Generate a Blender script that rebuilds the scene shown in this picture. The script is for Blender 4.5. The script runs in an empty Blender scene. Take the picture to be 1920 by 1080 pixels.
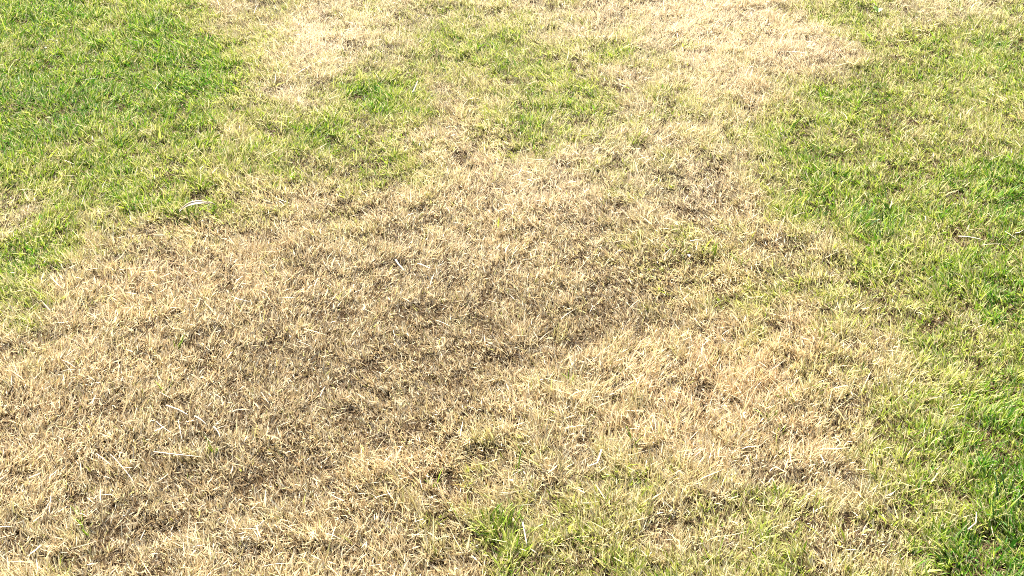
import bpy, math, random
import numpy as np
from mathutils import Vector, Euler

# ------------------------------------------------------------------ camera, sky, sun, exposure
SC = bpy.context.scene
COL = SC.collection
CAM_H, PITCH, HFOV = 1.5, 33.0, 40.0
cam_data = bpy.data.cameras.new('camera')
cam_data.angle = math.radians(HFOV)
cam_data.clip_start, cam_data.clip_end = 0.02, 2000
cam = bpy.data.objects.new('camera', cam_data)
cam.location = (0, 0, CAM_H)
cam.rotation_euler = (math.radians(90 - PITCH), 0, 0)
COL.objects.link(cam)
SC.camera = cam

SUN_EL, SUN_AZ = 44.0, -18.0        # azimuth from +Y (the way the camera looks), negative = to the left
world = bpy.data.worlds.new('World')
SC.world = world
world.use_nodes = True
wn = world.node_tree
bg = wn.nodes['Background']
sky = wn.nodes.new('ShaderNodeTexSky')
sky.sky_type = 'NISHITA'
sky.sun_disc = False
sky.dust_density = 4.0
sky.air_density = .8
sky.sun_elevation = math.radians(SUN_EL)
sky.sun_rotation = math.radians(SUN_AZ)
wn.links.new(sky.outputs[0], bg.inputs[0])
bg.inputs[1].default_value = 0.08
sl = bpy.data.lights.new('sun', 'SUN')
sl.energy = 5.0
sl.angle = math.radians(0.55)
sl.color = (1.0, 0.965, 0.91)
sun = bpy.data.objects.new('sun', sl)
az, el = math.radians(SUN_AZ), math.radians(SUN_EL)
to_sun = Vector((math.sin(az) * math.cos(el), math.cos(az) * math.cos(el), math.sin(el)))
sun.rotation_euler = to_sun.to_track_quat('Z', 'Y').to_euler()
sun.location = to_sun * 20
COL.objects.link(sun)
SC.view_settings.view_transform = 'Standard'
SC.view_settings.look = 'None'
SC.view_settings.gamma = 1
SC.view_settings.use_curve_mapping = False
SC.view_settings.exposure = 2.5
SC.render.engine = 'CYCLES'
SC.cycles.use_denoising = False
SC.cycles.filter_width = 1.0
SC.cycles.max_bounces = 8
SC.cycles.transmission_bounces = 6
SC.cycles.diffuse_bounces = 5

# ------------------------------------------------------------------ pixel <-> ground
W, H = 1920.0, 1080.0
FPX = (W / 2) / math.tan(math.radians(HFOV / 2))
SP, CP = math.sin(math.radians(PITCH)), math.cos(math.radians(PITCH))

def to_px(x, y, z=0.0):
    """world -> photograph pixel (arrays)"""
    dz = z - CAM_H
    depth = y * CP - dz * SP
    up = y * SP + dz * CP
    depth = np.maximum(depth, 0.05)
    return W / 2 + FPX * x / depth, H / 2 - FPX * up / depth

def at(px, py, z=0.0):
    """photograph pixel -> world point at height z"""
    dx = (px - W / 2) / FPX
    dy = -(py - H / 2) / FPX
    d = Vector((dx, CP + dy * SP, -SP + dy * CP))
    t = (z - CAM_H) / d.z
    return Vector((0, 0, CAM_H)) + d * t

# ------------------------------------------------------------------ noise and fields
def vnoise(x, y, scale, seed):
    """smooth value noise in -1..1, feature size `scale` metres"""
    u, v = np.asarray(x) / scale + 1000.3 + seed * 17.13, np.asarray(y) / scale + 1000.7 + seed * 7.77
    i, j = np.floor(u).astype(np.int64), np.floor(v).astype(np.int64)
    f, g = u - i, v - j
    f, g = f * f * (3 - 2 * f), g * g * (3 - 2 * g)
    def h(a, b):
        n = (a * 374761393 + b * 668265263 + seed * 974634777) & 0xFFFFFFFF
        n = ((n ^ (n >> 13)) * 1274126177) & 0xFFFFFFFF
        n = ((n ^ (n >> 16)) * 2246822519) & 0xFFFFFFFF
        return ((n ^ (n >> 15)) & 0xFFFFFF) / float(0x7FFFFF) - 1.0
    return (h(i, j) * (1 - f) + h(i + 1, j) * f) * (1 - g) + (h(i, j + 1) * (1 - f) + h(i + 1, j + 1) * f) * g

# how green the sward is, 0 dead .. 9 lush, one figure per 80 x 72 pixels of the photograph
GREEN = """
886752312243221100144234
777885212356434211003566
888885237523552221256455
776664465413542223555444
656554534421112212565567
356653112100001101467667
752110000000001221136556
521000000000000122334577
300000000000010012122446
100000000000001100023556
000000000000011000024557
000000000001111100014557
000000000112222111113558
000000000024333222323458
110000000014333333433689
""".split()
GRID = np.array([[int(c) for c in r] for r in GREEN], float) / 9.0

pad = np.pad(GRID, 1, mode='edge')
blur = sum(pad[1 + j:16 + j, 1 + i:25 + i] for j in (-1, 0, 1) for i in (-1, 0, 1)) / 9.0
GRID = np.clip(GRID + .25 * (GRID - blur), 0, 1)                 # the map's cells are coarse: keep the patch edges crisp

def sample(grid, px, py):
    u = np.clip(px / 80.0 - 0.5, 0, 22.999)
    v = np.clip(py / 72.0 - 0.5, 0, 13.999)
    i, j = u.astype(int), v.astype(int)
    f, g = u - i, v - j
    f, g = f * f * (3 - 2 * f), g * g * (3 - 2 * g)
    return (grid[j, i] * (1 - f) + grid[j, i + 1] * f) * (1 - g) + (grid[j + 1, i] * (1 - f) + grid[j + 1, i + 1] * f) * g

# worn, thin places and warm-coloured, denser places: (pixel x, y, radius x, radius y, strength)
THIN = [(250, 990, 110, 45, 1.0), (420, 905, 150, 60, .6), (650, 660, 150, 80, .75), (820, 600, 140, 80, .75),
        (920, 690, 120, 55, 1.0), (740, 742, 60, 25, 1.0), (1150, 590, 110, 50, .85), (1130, 650, 60, 20, .9),
        (640, 400, 55, 32, 1.0), (830, 200, 45, 40, .6), (220, 790, 250, 110, .3), (1270, 490, 50, 22, .8),
        (1440, 585, 100, 40, .4), (480, 480, 130, 60, .25), (1280, 890, 60, 30, .6), (560, 780, 200, 90, .35), (480, 760, 350, 190, .3), (900, 560, 260, 110, .25)]
WARM = [(1350, 720, 210, 140, 1.0), (1330, 90, 240, 80, .8), (330, 520, 190, 90, .6), (1080, 340, 260, 80, .55),
        (40, 760, 110, 160, .5), (1470, 640, 120, 60, .7), (620, 100, 90, 60, .6), (800, 890, 240, 90, .45)]
TALL = [(1270, 735, 230, 110, 1.0), (940, 985, 60, 40, .7), (1880, 980, 90, 130, .6), (1650, 430, 110, 60, .6),
        (350, 400, 60, 25, .6), (280, 520, 160, 60, .4), (290, 100, 150, 80, .4), (180, 720, 180, 80, .3)]
BLEACH_GLARE = [(1330, 70, 330, 110, .8), (620, 90, 110, 80, .8), (1120, 260, 320, 110, .5), (740, 20, 200, 50, .6), (60, 385, 120, 32, .8),  # bleached straw, plus the far backlight glare painted in as paler colour
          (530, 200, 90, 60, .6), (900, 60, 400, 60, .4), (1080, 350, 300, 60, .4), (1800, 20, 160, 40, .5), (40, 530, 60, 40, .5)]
SUNK = [(250, 1000, 60, 25, 1.0), (340, 428, 22, 10, 1.0), (720, 744, 40, 12, .9), (1120, 655, 40, 12, .9),
        (660, 410, 30, 12, .9), (1280, 495, 40, 12, .9), (1270, 900, 30, 14, .7), (1000, 990, 22, 16, .6),
        (950, 675, 60, 18, .8), (800, 905, 30, 12, .6), (1860, 1010, 60, 20, .7), (820, 582, 12, 8, .8)]

def blobs(lst, px, py):
    r = np.zeros_like(px)
    for cx, cy, rx, ry, a in lst:
        r += a * np.exp(-(((px - cx) / rx) ** 2 + ((py - cy) / ry) ** 2))
    return np.clip(r, 0, 1.2)

# the ragged step between the worn brown ground and the taller golden sward
EDGE = [(640, 930), (700, 868), (820, 800), (960, 736), (1090, 662), (1200, 622), (1270, 560), (1325, 495), (1330, 440)]
def edge_distance(px, py):
    """pixels from the step, positive on the worn side"""
    best = np.full_like(px, 1e9); side = np.zeros_like(px)
    for (ax, ay), (bx, by) in zip(EDGE[:-1], EDGE[1:]):
        dx, dy = bx - ax, by - ay
        t = np.clip(((px - ax) * dx + (py - ay) * dy) / (dx * dx + dy * dy), 0, 1)
        ex, ey = px - ax - t * dx, py - ay - t * dy
        d = np.hypot(ex, ey)
        m = d < best
        best = np.where(m, d, best); side = np.where(m, np.sign(dy * ex - dx * ey), side)
    return best * side

def smooth(a, b, x):
    t = np.clip((x - a) / (b - a), 0, 1)
    return t * t * (3 - 2 * t)

def ground_z(x, y):
    px, py = to_px(x, y)
    z = .012 * vnoise(x, y, .55, 1) + .005 * vnoise(x, y, .16, 2) + .0025 * vnoise(x, y, .05, 3)
    return z - .010 * blobs(SUNK, px, py)

def fields(x, y):
    wx = x + .035 * vnoise(x, y, .11, 11) + .02 * vnoise(x, y, .035, 12)
    wy = y + .055 * vnoise(x, y, .11, 13) + .03 * vnoise(x, y, .035, 14)
    px, py = to_px(wx, wy)
    g = sample(GRID, px, py)
    out = (np.abs(px - 960) > 1000) | (py < -30) | (py > 1130)
    g = np.where(out, np.clip(g + .35 * vnoise(x, y, .5, 15), 0, 1), g)
    d = edge_distance(px, py)
    worn = smooth(-8, 10, d)
    thin = blobs(THIN, px, py) * (.15 + .85 * worn) + .55 * worn * np.exp(-np.maximum(d, 0) / 90.0) * (px > 600)
    tall = blobs(TALL, px, py) * (1 - .6 * worn * np.exp(-np.abs(d) / 60.0))
    return g, np.clip(thin, 0, 1.2), blobs(WARM, px, py) * (1 - .5 * np.exp(-((d - 60) / 60) ** 2)), tall, blobs(BLEACH_GLARE, px, py)

# ------------------------------------------------------------------ materials
def blade_material(name, trans, rough, spec):
    m = bpy.data.materials.new(name)
    m.use_nodes = True
    nt = m.node_tree
    n = nt.nodes
    pb = n['Principled BSDF']
    out = n['Material Output']
    a = n.new('ShaderNodeAttribute'); a.attribute_name = 'col'
    tc = n.new('ShaderNodeTexCoord')
    nz = n.new('ShaderNodeTexNoise'); nz.inputs['Scale'].default_value = 260; nz.inputs['Detail'].default_value = 2
    nt.links.new(tc.outputs['Object'], nz.inputs['Vector'])
    mr = n.new('ShaderNodeMapRange'); mr.inputs[1].default_value = .3; mr.inputs[2].default_value = .7
    mr.inputs[3].default_value = .82; mr.inputs[4].default_value = 1.14
    nt.links.new(nz.outputs[0], mr.inputs[0])
    mx = n.new('ShaderNodeMix'); mx.data_type = 'RGBA'; mx.blend_type = 'MULTIPLY'; mx.inputs[0].default_value = 1
    nt.links.new(a.outputs['Color'], mx.inputs[6]); nt.links.new(mr.outputs[0], mx.inputs[7])
    nt.links.new(mx.outputs[2], pb.inputs['Base Color'])
    pb.inputs['Roughness'].default_value = rough
    pb.inputs['Specular IOR Level'].default_value = spec
    tr = n.new('ShaderNodeBsdfTranslucent')
    nt.links.new(mx.outputs[2], tr.inputs[0])
    ms = n.new('ShaderNodeMixShader'); ms.inputs[0].default_value = trans
    nt.links.new(pb.outputs[0], ms.inputs[1]); nt.links.new(tr.outputs[0], ms.inputs[2])
    nt.links.new(ms.outputs[0], out.inputs['Surface'])
    return m

M_GREEN = blade_material('living_blade', .38, .5, .14)
M_DRY = blade_material('dead_blade', .30, .6, .08)

def plain_material(name, c1, c2, scale, rough=.7, trans=0.0):
    m = bpy.data.materials.new(name)
    m.use_nodes = True
    nt = m.node_tree; n = nt.nodes
    pb = n['Principled BSDF']
    tc = n.new('ShaderNodeTexCoord')
    nz = n.new('ShaderNodeTexNoise'); nz.inputs['Scale'].default_value = scale; nz.inputs['Detail'].default_value = 5
    nt.links.new(tc.outputs['Object'], nz.inputs['Vector'])
    cr = n.new('ShaderNodeValToRGB')
    cr.color_ramp.elements[0].position = .32; cr.color_ramp.elements[1].position = .68
    cr.color_ramp.elements[0].color = (*c1, 1); cr.color_ramp.elements[1].color = (*c2, 1)
    nt.links.new(nz.outputs[0], cr.inputs[0])
    nt.links.new(cr.outputs[0], pb.inputs['Base Color'])
    pb.inputs['Roughness'].default_value = rough
    bp = n.new('ShaderNodeBump'); bp.inputs['Strength'].default_value = .35; bp.inputs['Distance'].default_value = .001
    nt.links.new(nz.outputs[0], bp.inputs['Height']); nt.links.new(bp.outputs[0], pb.inputs['Normal'])
    if trans:
        tr = n.new('ShaderNodeBsdfTranslucent'); nt.links.new(cr.outputs[0], tr.inputs[0])
        ms = n.new('ShaderNodeMixShader'); ms.inputs[0].default_value = trans
        nt.links.new(pb.outputs[0], ms.inputs[1]); nt.links.new(tr.outputs[0], ms.inputs[2])
        nt.links.new(ms.outputs[0], n['Material Output'].inputs['Surface'])
    return m

M_STRAW = plain_material('pale_straw', (.25, .195, .11), (.34, .275, .17), 220, .5, .15)
M_STRAW2 = plain_material('golden_straw', (.34, .24, .12), (.46, .35, .19), 220, .5, .15)
M_WHITE = plain_material('bleached_straw', (.27, .225, .145), (.35, .305, .21), 200, .55, .15)
M_LEAF = plain_material('dry_leaf_skin', (.19, .15, .085), (.28, .225, .135), 160, .55, .12)
M_RIB = plain_material('dry_leaf_rib', (.30, .21, .11), (.46, .35, .20), 200, .6)
M_LIME = plain_material('young_blade', (.20, .30, .025), (.33, .42, .05), 150, .42, .42)
M_MID = plain_material('grass_blade', (.10, .19, .02), (.19, .29, .04), 150, .42, .42)
M_DEEP = plain_material('lush_blade', (.045, .13, .015), (.09, .20, .025), 150, .4, .42)
M_WEED = plain_material('weed_leaf', (.11, .20, .02), (.23, .33, .05), 120, .5, .3)
M_PETAL = plain_material('white_petal', (.50, .48, .40), (.62, .60, .52), 300, .6, .25)

def soil_material():
    m = bpy.data.materials.new('soil_and_thatch')
    m.use_nodes = True
    nt = m.node_tree; n = nt.nodes
    pb = n['Principled BSDF']
    tc = n.new('ShaderNodeTexCoord')
    n1 = n.new('ShaderNodeTexNoise'); n1.inputs['Scale'].default_value = 90; n1.inputs['Detail'].default_value = 8
    nt.links.new(tc.outputs['Object'], n1.inputs['Vector'])
    soil = n.new('ShaderNodeValToRGB')
    e = soil.color_ramp.elements
    e[0].position = .35; e[0].color = (.014, .0095, .0055, 1)
    e[1].position = .65; e[1].color = (.045, .029, .015, 1)
    nt.links.new(n1.outputs[0], soil.inputs[0])
    # far from the built sward the sheet itself is a lawn of straw and green patches
    n2 = n.new('ShaderNodeTexNoise'); n2.inputs['Scale'].default_value = .7; n2.inputs['Detail'].default_value = 10
    n2.inputs['Roughness'].default_value = .7
    nt.links.new(tc.outputs['Object'], n2.inputs['Vector'])
    lawn = n.new('ShaderNodeValToRGB')
    e = lawn.color_ramp.elements
    e[0].position = .42; e[0].color = (.13, .16, .03, 1)
    e[1].position = .58; e[1].color = (.40, .31, .17, 1)
    nt.links.new(n2.outputs[0], lawn.inputs[0])
    ln = n.new('ShaderNodeVectorMath'); ln.operation = 'LENGTH'
    nt.links.new(tc.outputs['Object'], ln.inputs[0])
    mr = n.new('ShaderNodeMapRange'); mr.inputs[1].default_value = 5.5; mr.inputs[2].default_value = 8
    nt.links.new(ln.outputs['Value'], mr.inputs[0])
    mx = n.new('ShaderNodeMix'); mx.data_type = 'RGBA'
    nt.links.new(mr.outputs[0], mx.inputs[0]); nt.links.new(soil.outputs[0], mx.inputs[6]); nt.links.new(lawn.outputs[0], mx.inputs[7])
    nt.links.new(mx.outputs[2], pb.inputs['Base Color'])
    pb.inputs['Roughness'].default_value = .95
    pb.inputs['Specular IOR Level'].default_value = 0
    bp = n.new('ShaderNodeBump'); bp.inputs['Strength'].default_value = .8; bp.inputs['Distance'].default_value = .004
    nt.links.new(n1.outputs[0], bp.inputs['Height']); nt.links.new(bp.outputs[0], pb.inputs['Normal'])
    return m

# ------------------------------------------------------------------ mesh helpers
def tag(o, label=None, cat=None, group=None, kind=None):
    if label: o['label'] = label
    if cat: o['category'] = cat
    if group: o['group'] = group
    if kind: o['kind'] = kind
    return o

def link(name, me, mat, parent=None):
    o = bpy.data.objects.new(name, me)
    COL.objects.link(o)
    if mat is not None and me is not None and not me.materials:
        me.materials.append(mat)
    if parent is not None:
        o.parent = parent
    return o

def np_mesh(name, verts, quads, attrs=None, tris=None):
    me = bpy.data.meshes.new(name)
    tris = np.zeros((0, 3), int) if tris is None else tris
    nv, nq, nt = len(verts), len(quads), len(tris)
    me.vertices.add(nv)
    me.vertices.foreach_set('co', np.ascontiguousarray(verts, np.float32).ravel())
    if nq:
        me.loops.add(nq * 4 + nt * 3)
        me.loops.foreach_set('vertex_index', np.concatenate([quads.ravel(), tris.ravel()]).astype(np.int32))
        me.polygons.add(nq + nt)
        me.polygons.foreach_set('loop_start', np.concatenate([np.arange(0, nq * 4, 4), nq * 4 + np.arange(0, nt * 3, 3)]).astype(np.int32))
    for k, (typ, data) in (attrs or {}).items():
        at_ = me.attributes.new(k, typ, 'POINT')
        key = {'FLOAT_COLOR': 'color', 'FLOAT_VECTOR': 'vector'}.get(typ, 'value')
        at_.data.foreach_set(key, np.ascontiguousarray(data, np.int32 if typ == 'INT' else np.float32).ravel())
    me.update(calc_edges=True)
    if nq:
        me.shade_smooth()
    return me

# ------------------------------------------------------------------ the ground: one sheet, finely undulating where we stand
def axis(lo, hi, step, far):
    a = list(np.arange(lo, hi + 1e-6, step))
    left, right, d = [], [], step
    p = lo
    while p > -far:
        d *= 1.6; p -= d; left.append(p)
    d, p = step, hi
    while p < far:
        d *= 1.6; p += d; right.append(p)
    return np.array(left[::-1] + a + right)
gx, gy = axis(-3.2, 3.2, .02, 600), axis(.2, 7.0, .02, 600)
GX, GY = np.meshgrid(gx, gy)
near = np.clip(1 - np.maximum(np.abs(GX) - 3.0, np.maximum(GY - 6.8, .4 - GY)) / 2, 0, 1)
GZ = ground_z(GX, GY) * near
nx, ny = len(gx), len(gy)
idx = np.arange(nx * ny).reshape(ny, nx)
quads = np.stack([idx[:-1, :-1], idx[:-1, 1:], idx[1:, 1:], idx[1:, :-1]], -1).reshape(-1, 4)
ground = link('ground', np_mesh('ground', np.stack([GX, GY, GZ], -1).reshape(-1, 3), quads), soil_material())
tag(ground, 'brown soil and thatch under the lawn', 'ground', kind='structure')

# ------------------------------------------------------------------ the sward
rng = np.random.default_rng(7)

def blades(base, azim, th0, curv, length, width, twist, K):
    """N curved, blunt-cut blades of K segments -> verts (N, 2(K+1), 3), t along the blade"""
    N = len(azim)
    d = np.stack([np.cos(azim), np.sin(azim), np.zeros(N)], -1)
    h = np.stack([-np.sin(azim), np.cos(azim), np.zeros(N)], -1)
    pos = base.copy()
    V = np.empty((N, K + 1, 2, 3), np.float32)
    prof = np.interp(np.linspace(0, 1, K + 1), [0, .35, .75, 1], [.8, 1, 1.0, .34])
    for k in range(K + 1):
        t = k / K
        th = th0 + curv * t
        tang = d * np.sin(th)[:, None] + np.array([0, 0, 1.]) * np.cos(th)[:, None]
        nrm = np.cross(tang, h)
        s = h * np.cos(twist + .5 * t)[:, None] + nrm * np.sin(twist + .5 * t)[:, None]
        hw = (width * prof[k] * .5)[:, None]
        V[:, k, 0] = pos - s * hw
        V[:, k, 1] = pos + s * hw
        if k < K:
            thm = th0 + curv * (t + .5 / K)
            pos = pos + (d * np.sin(thm)[:, None] + np.array([0, 0, 1.]) * np.cos(thm)[:, None]) * (length / K)[:, None]
    V = V.reshape(N, -1, 3)
    if K == 2:                              # narrow tip closed by one triangle
        V[:, 4] = (V[:, 4] + V[:, 5]) / 2
        V = V[:, :5]
    return V

def quad_idx(N, K):
    """faces of N blades: quads and tip triangles"""
    st = 5 if K == 2 else 2 * (K + 1)
    q = np.array([[2 * k, 2 * k + 1, 2 * k + 3, 2 * k + 2] for k in range(1 if K == 2 else K)])
    base = np.arange(N)[:, None, None] * st
    t = (base + np.array([[[2, 3, 4]]])).reshape(-1, 3) if K == 2 else np.zeros((0, 3), int)
    return (base + q[None]).reshape(-1, 4), t

DRY_PAL = np.array([[.50, .37, .19], [.58, .45, .25], [.44, .31, .155], [.66, .55, .34], [.74, .65, .45], [.27, .175, .085], [.47, .40, .27], [.40, .34, .13]])
DRY_PAL *= np.array([.97, 1.04, 1.09])
DRY_P = np.array([.24, .20, .18, .10, .04, .11, .08, .05])
WARM_PAL = np.array([[.57, .40, .21], [.64, .46, .26], [.50, .33, .16], [.70, .54, .34], [.74, .62, .42], [.36, .20, .085], [.58, .43, .28], [.42, .34, .13]])
WARM_PAL *= np.array([.96, 1.05, 1.08])
LUSH = np.array([.04, .145, .007]); MID = np.array([.13, .22, .011]); YEL = np.array([.265, .30, .034]); PALE = np.array([.40, .385, .12])

def blade_colours(g, warm, thin, n, bleach_glare=0.0):
    """-> is_green, base colour, mid colour, tip colour"""
    r = rng.random(n)
    pg = np.clip(1.5 * (g - .18), .008, .88)
    pg = np.where(g < .06, .010, pg)
    isg = r < pg
    # dead
    cls = rng.choice(8, n, p=DRY_P)
    c = DRY_PAL[cls] * (1 - warm[:, None]) + WARM_PAL[cls] * warm[:, None]
    c = c * (1 - .19 * np.clip(thin, 0, 1)[:, None] * np.array([.9, 1., 1.05]))
    c = c * (1 + .18 * rng.standard_normal(n)).clip(.6, 1.4)[:, None]
    bl = np.clip(np.broadcast_to(bleach_glare, n) * rng.uniform(.1, .8, n), 0, .7)[:, None]
    c = c * (1 - bl) + np.array([.66, .57, .41]) * bl  # towards pale cream: bleached straw and the painted glare of the far edge
    mixg = np.clip(2.0 * g - .06, 0, .92) * rng.random(n) ** .8                     # dying blades still hold some green
    c = c * (1 - mixg[:, None]) + np.array([.31, .33, .07]) * mixg[:, None]
    # living
    q = np.clip(-.06 + .90 * g + .24 * rng.standard_normal(n), 0, 1)[:, None]
    gc = np.where(q < .35, PALE + (YEL - PALE) * (q / .35), np.where(q < .68, YEL + (MID - YEL) * ((q - .35) / .33), MID + (LUSH - MID) * ((q - .68) / .32)))
    gc = gc * (1 + .15 * rng.standard_normal(n)).clip(.6, 1.4)[:, None]
    mid = np.where(isg[:, None], gc, c)
    sheath = np.array([.40, .36, .17])
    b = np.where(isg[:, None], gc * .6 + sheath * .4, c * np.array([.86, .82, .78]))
    bleached = (rng.random(n) < .38)[:, None]
    tipc = np.where(isg[:, None] & bleached, np.array([.52, .47, .26]), mid * np.array([1.08, 1.06, 1.05]))
    tipc = np.where(~isg[:, None] & (rng.random(n) < .2)[:, None], np.array([.62, .53, .38]), tipc)
    return isg, b, mid, tipc

def make_points(spacing, keep):
    xs, ys = np.arange(-3.1, 3.1, spacing), np.arange(.25, 6.9, spacing)
    X, Y = np.meshgrid(xs, ys)
    X = X.ravel() + rng.uniform(-.5, .5, X.size) * spacing
    Y = Y.ravel() + rng.uniform(-.5, .5, Y.size) * spacing
    k = keep(X, Y)
    return X[k], Y[k]

def in_frame(x, y, m=70):
    px, py = to_px(x, y, .01)
    return (px > -m) & (px < W + m) & (py > -m * .6) & (py < H + m * 1.6)

def grow(X, Y, per_tuft, flat_share, spread, K):
    """tufts at X, Y -> list of (is_green, verts, colours) of blades"""
    T = len(X)
    g, thin, warm, tall, bleach_glare = fields(X, Y)
    g = np.clip(g + .16 * vnoise(X, Y, .022, 21) + .13 * vnoise(X, Y, .06, 22) * (g > .04), 0, 1)
    clump = np.clip(.5 + .42 * vnoise(X, Y, .024, 23) + .28 * vnoise(X, Y, .055, 27), 0, 1)
    hole = smooth(.30, .75, vnoise(X, Y, .026, 31) + .25 * vnoise(X, Y, .011, 32)) * (.55 + .35 * np.clip(g * 1.6, 0, 1))
    n = np.maximum(1, np.round(per_tuft * (1 - .45 * hole) * (.50 + 1.0 * clump) * (1 - .15 * np.clip(thin, 0, 1)) * rng.uniform(.6, 1.4, T))).astype(int)
    ti = np.repeat(np.arange(T), n)
    N = len(ti)
    ang = rng.uniform(0, 2 * math.pi, N)
    rad = spread * np.sqrt(rng.random(N))
    bx, by = X[ti] + np.cos(ang) * rad, Y[ti] + np.sin(ang) * rad
    bz = ground_z(bx, by) - .002
    # the way the sward lies: a slow field plus every tuft's own direction plus the blade's own outward splay
    fa = math.pi * .62 + 1.5 * vnoise(X, Y, .30, 24) + 1.1 * vnoise(X, Y, .07, 25) + .7 * rng.standard_normal(T)
    fs = .32 + .22 * vnoise(X, Y, .12, 26) + .14 * rng.standard_normal(T)
    vx = np.cos(fa[ti]) * fs[ti] + np.cos(ang) * .34 * (rad / spread) + .20 * rng.standard_normal(N)
    vy = np.sin(fa[ti]) * fs[ti] + np.sin(ang) * .34 * (rad / spread) + .20 * rng.standard_normal(N)
    azim = np.arctan2(vy, vx)
    th0 = np.clip(np.hypot(vx, vy) * 1.05, .02, 1.25)
    curv = rng.normal(.38, .38, N)
    tufth = np.clip(1.06 + .22 * rng.standard_normal(T), .45, 1.6) * (1 - .55 * hole)
    hmul = tufth[ti] * (.58 + .75 * clump[ti]) * (1 + .30 * tall[ti]) * (1 - .25 * np.clip(thin[ti], 0, 1)) * (1 + .08 * g[ti])
    length = .0178 * hmul * np.clip(np.exp(.30 * rng.standard_normal(N)) - .03, .35, 2.0)
    isg, cb, cm, ct = blade_colours(g[ti], np.clip(warm[ti], 0, 1) * .75, thin[ti], N, bleach_glare[ti])
    width = np.where(isg, rng.normal(.0021, .0004, N) * (1 + .2 * g[ti]), rng.normal(.00155, .00035, N)).clip(.0007, .0034)
    coarse = rng.random(N) < .02
    width, length = np.where(coarse, width * 1.6, width), np.where(coarse, length * 1.35, length)
    length = np.where(isg, length * .92, length)
    curv = np.where(isg, curv + .25, curv)
    # some dead blades lie flat as thatch on top of one another
    flat = (rng.random(N) < flat_share * (1 - .6 * g[ti])) & ~isg
    th0 = np.where(flat, rng.uniform(1.15, 1.62, N), th0)
    azim = np.where(flat, rng.uniform(0, 2 * math.pi, N), azim)
    curv = np.where(flat, rng.normal(0, .25, N), curv)
    bz = np.where(flat, bz + rng.uniform(.002, .016, N) * hmul, bz)
    length = np.where(flat, length * rng.uniform(.7, 1.25, N), length)
    width = np.where(flat, width * .8, width)
    twist = rng.normal(0, .8, N)
    res = []
    for s in (True, False):
        m = isg == s
        if not m.any():
            continue
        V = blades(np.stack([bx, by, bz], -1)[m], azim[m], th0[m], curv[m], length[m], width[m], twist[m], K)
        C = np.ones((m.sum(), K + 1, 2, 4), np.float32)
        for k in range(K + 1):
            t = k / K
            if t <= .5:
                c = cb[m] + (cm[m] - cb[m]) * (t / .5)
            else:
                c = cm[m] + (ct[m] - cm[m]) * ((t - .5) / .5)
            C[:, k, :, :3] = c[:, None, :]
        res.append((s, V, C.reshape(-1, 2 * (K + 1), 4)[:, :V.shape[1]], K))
    return res

batches = []
Xi, Yi = make_points(.0070, lambda x, y: in_frame(x, y))
nearrow = Yi < 2.15
batches += grow(Xi[nearrow], Yi[nearrow], 6.4, .07, .0045, 2)
batches += grow(Xi[~nearrow], Yi[~nearrow], 6.4, .07, .0045, 2)

def thatch(X, Y):
    """the felt of old, decayed clippings on the soil between the tufts"""
    n = len(X)
    g = fields(X, Y)[0]
    pal = np.array([[.20, .135, .07], [.30, .21, .11], [.14, .09, .045], [.38, .29, .17], [.24, .20, .12]])
    c = pal[rng.choice(5, n, p=[.3, .25, .2, .12, .13])] * rng.uniform(.18, .5, n)[:, None] * np.array([1.06, .98, .80])
    base = np.stack([X, Y, ground_z(X, Y) + rng.uniform(.0005, .006, n)], -1)
    V = blades(base, rng.uniform(0, 6.283, n), rng.normal(1.5, .14, n), rng.normal(0, .2, n), rng.uniform(.008, .024, n), rng.uniform(.0011, .0022, n), rng.normal(0, .5, n), 1)
    C = np.ones((n, 4, 4), np.float32); C[:, :, :3] = c[:, None, :]
    return (False, V, C, 1)
batches.append(thatch(*make_points(.0068, lambda x, y: in_frame(x, y))))
print('blades', sum(len(b[1]) for b in batches), 'triangles', sum(len(b[1]) * (3 if b[3] == 2 else 2) for b in batches))

# the lawn beyond the frame: tuft clusters set as instances on scattered points
Xo, Yo = make_points(.026, lambda x, y: ~in_frame(x, y, 55))
go = fields(Xo, Yo)[0]
pick_green = rng.random(len(Xo)) < np.clip(1.15 * go, .02, .7)

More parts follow.
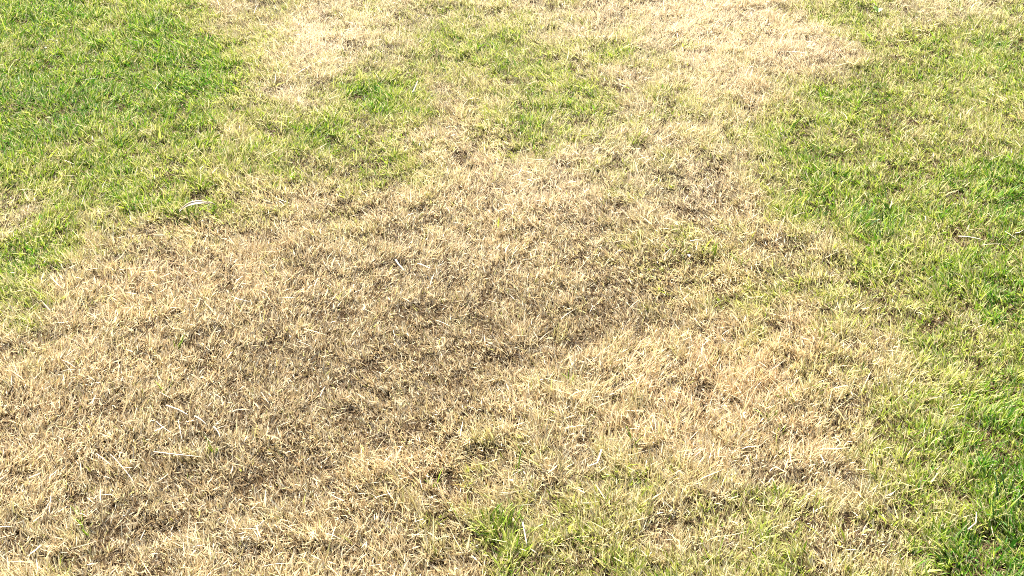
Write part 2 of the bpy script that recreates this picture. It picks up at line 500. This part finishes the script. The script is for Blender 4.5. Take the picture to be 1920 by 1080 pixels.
NT = 4
def sward_object(name, green, mat, label):
    vs, qs, ts, cs, role = [], [], [], [], []
    off = 0
    def add(V, C, K, r):
        nonlocal off
        N = len(V)
        vs.append(V.reshape(-1, 3)); cs.append(C.reshape(-1, 4))
        q, t = quad_idx(N, K)
        qs.append(q + off); ts.append(t + off)
        role.append(np.full(N * V.shape[1], r)); off += N * V.shape[1]
    for s, V, C, K in batches:
        if s == green:
            add(V, C, K, 0)
    for t in range(NT):                       # templates, built at the origin
        n = 46
        ang, rad = rng.uniform(0, 6.283, n), .019 * np.sqrt(rng.random(n))
        base = np.stack([np.cos(ang) * rad, np.sin(ang) * rad, np.full(n, -.004)], -1)
        gg = np.full(n, .74 if green else .0)
        while True:
            isg, cb, cm, ct = blade_colours(np.full(400, gg[0]), np.full(400, .3), np.zeros(400), 400)
            sel = np.flatnonzero(isg == green)
            if len(sel) >= n:
                sel = sel[:n]; break
        V = blades(base, ang + rng.normal(0, .7, n), np.abs(rng.normal(.5, .35, n)), rng.normal(.4, .4, n), .023 * rng.uniform(.6, 1.4, n),
                   rng.normal(.0030 if green else .0024, .0004, n), rng.normal(0, .8, n), 2)
        C = np.ones((n, 3, 2, 4), np.float32)
        for k, c in enumerate((cb, cm, ct)):
            C[:, k, :, :3] = c[sel][:, None, :]
        add(V, C.reshape(n, 6, 4)[:, :5], 2, 2 + t)
    m = pick_green == green
    P = np.stack([Xo[m], Yo[m], ground_z(Xo[m], Yo[m])], -1)
    npnt = len(P)
    vs.append(P); cs.append(np.ones((npnt, 4))); role.append(np.full(npnt, 1))
    nb = off
    rotv = np.zeros((nb + npnt, 3)); rotv[nb:, 2] = rng.uniform(0, 6.283, npnt); rotv[nb:, :2] = rng.normal(0, .12, (npnt, 2))
    sclv = np.ones(nb + npnt); sclv[nb:] = rng.uniform(.8, 1.25, npnt)
    tidv = np.zeros(nb + npnt); tidv[nb:] = rng.integers(0, NT, npnt)
    me = np_mesh(name, np.concatenate(vs), np.concatenate(qs), {
        'col': ('FLOAT_COLOR', np.concatenate(cs)), 'role': ('INT', np.concatenate(role)),
        'rot': ('FLOAT_VECTOR', rotv), 'scl': ('FLOAT', sclv), 'tid': ('INT', tidv)}, np.concatenate(ts))
    o = link(name, me, mat)
    tag(o, label, 'grass', kind='stuff')
    ng = bpy.data.node_groups.new(name + '_spread', 'GeometryNodeTree')
    ng.interface.new_socket('Geometry', in_out='INPUT', socket_type='NodeSocketGeometry')
    ng.interface.new_socket('Geometry', in_out='OUTPUT', socket_type='NodeSocketGeometry')
    n, L = ng.nodes, ng.links
    gi, gout = n.new('NodeGroupInput'), n.new('NodeGroupOutput')
    def named(nm, typ):
        a = n.new('GeometryNodeInputNamedAttribute'); a.data_type = typ; a.inputs['Name'].default_value = nm
        return a.outputs['Attribute']
    def sep(r):
        c = n.new('FunctionNodeCompare'); c.data_type = 'INT'; c.operation = 'EQUAL'
        L.new(named('role', 'INT'), c.inputs[2]); c.inputs[3].default_value = r
        s = n.new('GeometryNodeSeparateGeometry'); s.domain = 'POINT'
        L.new(gi.outputs[0], s.inputs['Geometry']); L.new(c.outputs[0], s.inputs['Selection'])
        return s.outputs['Selection']
    jt = n.new('GeometryNodeJoinGeometry')
    for t in range(NT):
        g2i = n.new('GeometryNodeGeometryToInstance')
        L.new(sep(2 + t), g2i.inputs[0]); L.new(g2i.outputs[0], jt.inputs[0])
    iop = n.new('GeometryNodeInstanceOnPoints')
    L.new(sep(1), iop.inputs['Points']); L.new(jt.outputs[0], iop.inputs['Instance'])
    iop.inputs['Pick Instance'].default_value = True
    L.new(named('tid', 'INT'), iop.inputs['Instance Index'])
    L.new(named('rot', 'FLOAT_VECTOR'), iop.inputs['Rotation'])
    L.new(named('scl', 'FLOAT'), iop.inputs['Scale'])
    jo = n.new('GeometryNodeJoinGeometry')
    L.new(sep(0), jo.inputs[0]); L.new(iop.outputs[0], jo.inputs[0])
    L.new(jo.outputs[0], gout.inputs[0])
    md = o.modifiers.new('spread', 'NODES'); md.node_group = ng
    return o

sward_object('dead_grass', False, M_DRY, 'dead straw-coloured mown grass in tan patches across the lawn')
sward_object('green_grass', True, M_GREEN, 'living green mown grass round the dead tan patches')

# ------------------------------------------------------------------ single things lying in or growing from the sward
random.seed(5)
def gz(x, y):
    return float(ground_z(np.array([x]), np.array([y]))[0])

def place(px, py, h):
    """point h above the ground seen at that pixel"""
    p = at(px, py, h)
    for _ in range(3):
        p = at(px, py, h + gz(p.x, p.y))
    return p

def ring_mesh(name, path, radii, flat=.55, nseg=6, fold=0.0):
    """a tapering stalk: elliptical rings along a path, ends closed"""
    vs, fs = [], []
    for i, p in enumerate(path):
        a = path[max(i - 1, 0)]; b = path[min(i + 1, len(path) - 1)]
        t = (b - a).normalized()
        s = t.cross(Vector((0, 0, 1)))
        s = s.normalized() if s.length > 1e-4 else Vector((1, 0, 0))
        u = s.cross(t)
        for k in range(nseg):
            an = 2 * math.pi * k / nseg
            v = p + s * math.cos(an) * radii[i] + u * (math.sin(an) * radii[i] * flat - fold * abs(math.cos(an)) * radii[i] * -1)
            vs.append(v)
    for i in range(len(path) - 1):
        for k in range(nseg):
            fs.append((i * nseg + k, i * nseg + (k + 1) % nseg, (i + 1) * nseg + (k + 1) % nseg, (i + 1) * nseg + k))
    fs.append(tuple(range(nseg))[::-1]); fs.append(tuple((len(path) - 1) * nseg + k for k in range(nseg)))
    me = bpy.data.meshes.new(name)
    me.from_pydata(vs, [], fs)
    me.shade_smooth()
    return me

def bezier(a, m, b, n):
    return [a * (1 - t) ** 2 + m * 2 * t * (1 - t) + b * t * t for t in [i / n for i in range(n + 1)]]

def stalk(pts, wid, mat, label, cat='straw', group=None, name='straw_stalk', lift=.019):
    P = [place(x, y, lift + (.004 if i % 2 else 0)) for i, (x, y) in enumerate(pts)]
    o0 = P[0].copy()
    if len(P) == 2:
        d = P[1] - P[0]
        mid = (P[0] + P[1]) / 2 + Vector((-d.y, d.x, 0)) * random.uniform(-.09, .09) + Vector((0, 0, .003))
        path = bezier(P[0], mid, P[1], 8)
    else:
        path = []
        for i in range(len(P) - 1):
            path += [P[i].lerp(P[i + 1], k / 4) for k in range(4)]
        path.append(P[-1])
    n = len(path)
    wid *= .78
    rad = [wid / 2 * (1 - .45 * i / (n - 1)) * random.uniform(.88, 1.1) for i in range(n)]
    me = ring_mesh(name, [p - o0 for p in path], rad, .5)
    o = link(name, me, mat)
    o.location = o0
    tag(o, label, cat, group)
    return o

def straw_label(a, mat, green):
    """colour, length and the kind of grass it lies on"""
    col = {M_STRAW: 'cream', M_STRAW2: 'golden brown', M_WHITE: 'bleached white'}[mat]
    p, q = place(*a[0], .02), place(*a[1], .02)
    size = 'long' if (p - q).length > .042 else 'short'
    if green:
        return f'{size} {col} straw stalk caught on the green grass'
    thin = float(fields(np.array([p.x]), np.array([p.y]))[1][0])
    zone = 'far pale dead grass' if a[0][1] < 200 else 'worn brown patch of dead grass' if thin > .45 else 'thick tan dead grass'
    return f'{size} {col} straw stalk lying on the {zone}'

for a in [((220, 507), (277, 503)), ((160, 507), (190, 503)), ((980, 487), (1003, 486)), ((818, 518), (830, 507)),
          ((1050, 600), (1082, 578)), ((1105, 587), (1112, 572)), ((1180, 578), (1197, 563)), ((817, 600), (847, 613)),
          ((1280, 563), (1293, 550)), ((207, 852), (253, 907)), ((190, 947), (190, 917)), ((490, 1063), (547, 1057)),
          ((160, 752), (190, 748)), ((180, 850), (210, 873)), ((655, 407), (673, 403)), ((120, 672), (145, 652)),
          ((115, 675), (142, 690)), ((112, 698), (142, 693)), ((300, 736), (322, 748)), ((93, 965), (96, 925)),
          ((145, 962), (164, 970)), ((400, 808), (427, 798)), ((1513, 468), (1543, 466)), ((1280, 854), (1312, 850)),
          ((1181, 804), (1199, 806)), ((430, 772), (470, 768)), ((600, 745), (610, 725)), ((520, 800), (545, 790)),
          ((334, 787), (341, 826)), ((293, 790), (322, 812)), ((720, 700), (737, 684)), ((560, 640), (585, 650)),
          ((700, 935), (735, 925)), ((610, 1000), (640, 1012)), ((1010, 640), (1030, 622)), ((440, 560), (470, 566)),
          ((515, 157), (518, 133)), ((477, 26), (485, 7)), ((1150, 455), (1190, 450)), ((1000, 375), (1025, 380))]:
    mat = random.choice([M_STRAW, M_STRAW, M_STRAW2, M_WHITE])
    lab = straw_label(a, mat, False)
    stalk(a, random.uniform(.0017, .0024), mat, lab, group=lab)
for a in [((90, 75), (110, 77)), ((160, 150), (180, 147)), ((290, 170), (303, 153)), ((397, 327), (410, 313)),
          ((1885, 434), (1913, 452)), ((1487, 407), (1510, 398)), ((1740, 525), (1752, 517)), ((1700, 248), (1722, 236)),
          ((1840, 460), (1880, 458)), ((1855, 300), (1880, 290)), ((40, 430), (62, 422)), ((120, 300), (140, 308))]:
    mat = random.choice([M_STRAW, M_WHITE])
    lab = straw_label(a, mat, True)
    stalk(a, random.uniform(.0018, .0025), mat, lab, group=lab)
stalk(((288, 847), (330, 852), (382, 857)), .0038, M_STRAW, 'long straight golden straw stalk lying level on the dead grass')
stalk(((312, 760), (335, 768), (354, 779)), .0052, M_STRAW, 'thick flattened straw piece beside a smaller white-tipped one', name='straw_piece')
stalk(((365, 780), (376, 786), (388, 797)), .0046, M_WHITE, 'short white-tipped straw piece at the end of a thick flattened one', name='straw_piece')
stalk(((400, 800), (413, 821)), .0034, M_WHITE, 'stubby bleached straw end sticking up from dead grass', name='straw_piece')
stalk(((742, 487), (759, 508)), .0058, M_WHITE, 'stubby thick white straw piece slanting on dead grass', name='straw_piece')
stalk(((783, 494), (808, 504)), .0056, M_STRAW, 'broad cream straw piece next to a stubby white one', name='straw_piece')
stalk(((978, 972), (982, 988), (988, 1022)), .0046, M_WHITE, 'crooked bleached white stem beside the bright green tuft', 'stem', name='bleached_stem')
stalk(((1797, 443), (1843, 450)), .0050, M_WHITE, 'cream straw stalk with a thick end lying on green grass', name='straw_stalk')
stalk(((1904, 437), (1911, 436), (1919, 431)), .0040, M_WHITE, 'curled white straw bit caught in deep green grass', name='straw_piece')
stalk(((1815, 993), (1830, 980), (1831, 960)), .0036, M_WHITE, 'bent pale grass stem arching over lush dark green grass', 'stem', name='bent_stem', lift=.026)
stalk(((773, 174), (783, 152)), .0040, M_WHITE, 'upright white straw stalk at the edge of a green patch', lift=.021)
stalk(((1294, 452), (1305, 450), (1322, 451)), .0052, M_WHITE, 'pale split straw lying across the small green weed clump', name='split_straw')
stalk(((1128, 843), (1120, 868), (1104, 874)), .0050, M_WHITE, 'hooked bleached grass stem among tan grass', 'stem', name='hooked_stem')

# ---- the curled dry leaf
def dry_leaf():
    A, B = place(336, 395, .022), place(394, 384, .030)
    root = bpy.data.objects.new('dry_leaf', None); COL.objects.link(root)
    root.location = A; root.empty_display_size = .02
    tag(root, 'pale curled dry leaf resting on the edge of the green grass', 'leaf')
    d = B - A
    side = Vector((0, 0, 1)).cross(d).normalized()          # away from the viewer
    n = 12
    def centre(t):
        return d * t + Vector((0, 0, .010 * math.sin(math.pi * min(1, t * 1.05)) + .006 * t * t))
    for sgn, nm in ((1, 'leaf_half'), (-1, 'leaf_half')):
        vs, fs = [], []
        S = 5
        for i in range(n + 1):
            t = i / n
            w = .0066 * max(.14, math.sin(math.pi * min(1, .10 + .86 * t)) ** .6) * (1 if t < .8 else 1 - 1.6 * (t - .8))
            for layer in (0, 1):
                for k in range(S + 1):
                    u = k / S
                    off = side * sgn * (w * u * .95 + .0005)
                    z = -.0016 + .0042 * math.sin(u * 2.4) * (w / .0066) - .0008 * layer - .0008 * math.sin(9 * t + u * 3) * u
                    vs.append(centre(t) + off + Vector((0, 0, z)))
        R = 2 * (S + 1)
        for i in range(n):
            for k in range(S):
                fs.append((i * R + k, i * R + k + 1, (i + 1) * R + k + 1, (i + 1) * R + k))
                j = i * R + S + 1 + k
                fs.append((j + 1, j, j + R, j + R + 1))
            for e in (0, S):
                fs.append((i * R + e, (i + 1) * R + e, (i + 1) * R + e + S + 1, i * R + e + S + 1))
        for i in (0, n):
            for k in range(S):
                fs.append((i * R + k, i * R + k + 1, i * R + S + 2 + k, i * R + S + 1 + k))
        me = bpy.data.meshes.new(nm); me.from_pydata(vs, [], fs); me.shade_smooth()
        link(nm, me, M_LEAF if sgn < 0 else M_STRAW, root)
    path = [centre(i / n) + Vector((0, 0, -.0019)) for i in range(n + 1)]
    link('midrib', ring_mesh('midrib', path, [.0011 - .0005 * abs(1 - 2 * i / n) for i in range(n + 1)], .8), M_RIB, root)
    e = centre(1.0)
    path = bezier(e + Vector((-.004, 0, -.001)), e + Vector((.004, 0, .001)), e + Vector((.010, -.002, -.005)), 5)
    link('leaf_stalk', ring_mesh('leaf_stalk', path, [.0019, .0019, .0018, .0017, .0015, .0013], .9), M_LEAF, root)
dry_leaf()

# ---- single tufts and sprigs
def blade_mesh(length, width, lean, curl, K=6, twist=0.0):
    """keeled blade with real thickness, growing from the origin and leaning along +X"""
    vs, fs = [], []
    p = Vector((0, 0, 0))
    for k in range(K + 1):
        t = k / K
        th = lean + curl * t
        tg = Vector((math.sin(th), 0, math.cos(th)))
        nr = Vector((math.cos(th), 0, -math.sin(th)))
        w = width / 2 * float(np.interp(t, [0, .3, .7, .93, 1], [.7, 1, .85, .42, .18]))
        tw = twist * t
        s = Vector((0, 1, 0)) * math.cos(tw) + nr * math.sin(tw)
        nn = nr * math.cos(tw) - Vector((0, 1, 0)) * math.sin(tw)
        vs += [p - s * w, p + nn * w * .35, p + s * w, p + nn * (w * .35 + .0003)]
        p = p + tg * (length / K)
    for k in range(K):
        a, b = 4 * k, 4 * k + 4
        for i in range(4):
            fs.append((a + i, a + (i + 1) % 4, b + (i + 1) % 4, b + i))
    fs.append((0, 3, 2, 1)); fs.append(tuple(4 * K + i for i in range(4)))
    me = bpy.data.meshes.new('blade'); me.from_pydata(vs, [], fs); me.shade_smooth()
    return me

POOL = {}
def blade_pool(mat):
    if mat.name not in POOL:
        lst = []
        for i in range(7):
            me = blade_mesh(.030 + .003 * i, .0027 + .0002 * (i % 4), .05 + .02 * i, .25 + .16 * i, twist=random.uniform(-.8, .8))
            me.materials.append(mat)
            lst.append(me)
        POOL[mat.name] = lst
    return POOL[mat.name]

def tuft(px, py, nb, rx, ry, mats, label, group=None, name='grass_tuft', size=1.0, splay=.45, cat='grass tuft'):
    c = place(px, py, 0.0)
    root = bpy.data.objects.new(name, None); COL.objects.link(root)
    root.location = c; root.empty_display_size = .02
    tag(root, label, cat, group)
    for i in range(nb):
        a, r = random.uniform(0, 6.283), math.sqrt(random.random())
        x, y = math.cos(a) * r * rx, math.sin(a) * r * ry
        me = random.choice(blade_pool(random.choice(mats)))
        b = link('blade', me, None, root)
        b.location = (x, y, gz(c.x + x, c.y + y) - c.z - .002)
        b.rotation_euler = Euler((random.gauss(0, splay * .4), random.gauss(0, splay * .4), a + random.gauss(0, .9)))
        s = size * random.uniform(.7, 1.2)
        b.scale = (s, s, s)
    return root

tuft(938, 1000, 44, .040, .036, [M_LIME, M_LIME, M_MID], 'bright lime green grass tuft standing alone in the tan grass', size=.88)
tuft(352, 412, 22, .030, .020, [M_MID, M_LIME], 'green grass tuft just below the curled dry leaf', size=.8)
tuft(1275, 468, 15, .055, .030, [M_MID, M_LIME], 'small green weed clump under the pale split straw', name='grass_clump', size=.7)
tuft(1645, 432, 46, .050, .040, [M_DEEP, M_MID, M_LIME], 'tall green tuft bordering the dead grass at its sharp corner', size=.9)
tuft(1895, 965, 50, .040, .050, [M_DEEP, M_DEEP, M_MID], 'lush dark green tuft above the bent pale stem', size=.92)
tuft(305, 70, 44, .075, .060, [M_DEEP, M_MID, M_LIME], 'rich green spreading tuft in the far green patch', size=.92)
tuft(1020, 200, 34, .075, .060, [M_MID, M_LIME], 'isolated mid green grass tuft ringed by pale straw', size=.75)
LAB_S, GR_S = 'lone yellow-green grass sprig among dead tan blades', 'green sprigs in the dead grass'
for px, py in [(45, 668), (149, 983), (165, 1005), (311, 742), (402, 848), (1192, 838), (1279, 502), (812, 918), (1440, 790),
               (967, 886), (1206, 905), (330, 655), (1540, 640), (1070, 720), (1470, 755), (1100, 800), (1460, 820), (1560, 610), (1390, 500)]:
    tuft(px, py, 4, .006, .006, [M_LIME], LAB_S, GR_S, 'grass_sprig', .85, .5)
tuft(1336, 484, 3, .004, .004, [M_LIME], 'tall slim green blades standing beside the green weed clump', name='grass_sprig', size=1.2, splay=.2)

# ---- broad-leaved weed and fallen petals
def broad_leaf_mesh(l, w):
    vs, fs = [], []
    n, S = 7, 4
    for layer in (0, 1):
        for i in range(n + 1):
            t = i / n
            hw = w / 2 * max(.08, math.sin(math.pi * (.05 + .9 * t)) ** .75)
            for k in range(-S // 2, S // 2 + 1):
                u = k / (S / 2)
                vs.append((l * t, hw * u, .18 * l * math.sin(t * 1.6) + .25 * abs(u) * hw - .0005 * layer))
    R, B = S + 1, (n + 1) * (S + 1)
    for i in range(n):
        for k in range(S):
            q = (i * R + k, (i + 1) * R + k, (i + 1) * R + k + 1, i * R + k + 1)
            fs.append(q); fs.append(tuple(B + v for v in q[::-1]))
        for k in (0, S):
            fs.append((i * R + k, (i + 1) * R + k, B + (i + 1) * R + k, B + i * R + k))
    for i in (0, n):
        for k in range(S):
            fs.append((i * R + k, i * R + k + 1, B + i * R + k + 1, B + i * R + k))
    me = bpy.data.meshes.new('leaf'); me.from_pydata(vs, [], fs); me.shade_smooth()
    return me

def weed(px, py, label, leaves):
    c = place(px, py, 0)
    root = bpy.data.objects.new('broadleaf_weed', None); COL.objects.link(root)
    root.location = c; tag(root, label, 'weed')
    for a, tilt, l, w in leaves:
        o = link('leaf', broad_leaf_mesh(l, w), M_WEED, root)
        o.location = (0, 0, .012)
        o.rotation_euler = (0, -tilt, a)
        st = link('leaf_stalk', ring_mesh('leaf_stalk', [Vector((0, 0, -.002)), Vector((0, 0, .006)), Vector((0, 0, .0125))], [.0011, .0011, .0009], 1), M_WEED, root)
        st.location = (random.uniform(-.001, .001), random.uniform(-.001, .001), 0)
weed(1645, 30, 'small round-leaved weed in pale green grass between dead patches', [(2.2, .4, .020, .015), (.6, .2, .018, .013), (4.0, .15, .017, .012)])

def petal(px, py, size, label, cat='petal', h=.022):
    c = place(px, py, h)
    me = broad_leaf_mesh(size, size * .8); me.name = 'petal'
    o = link('petal', me, M_PETAL)
    o.location = c; o.rotation_euler = (random.uniform(-.4, .4), random.uniform(-.5, .1), random.uniform(0, 6.28))
    tag(o, label, cat)
petal(957, 899, .006, 'tiny white petal fallen in tan grass behind the bright tuft')
petal(83, 90, .007, 'tiny white petal fallen on the far green grass')
petal(1292, 481, .007, 'pale husk lodged in front of the small green weed clump', 'husk')
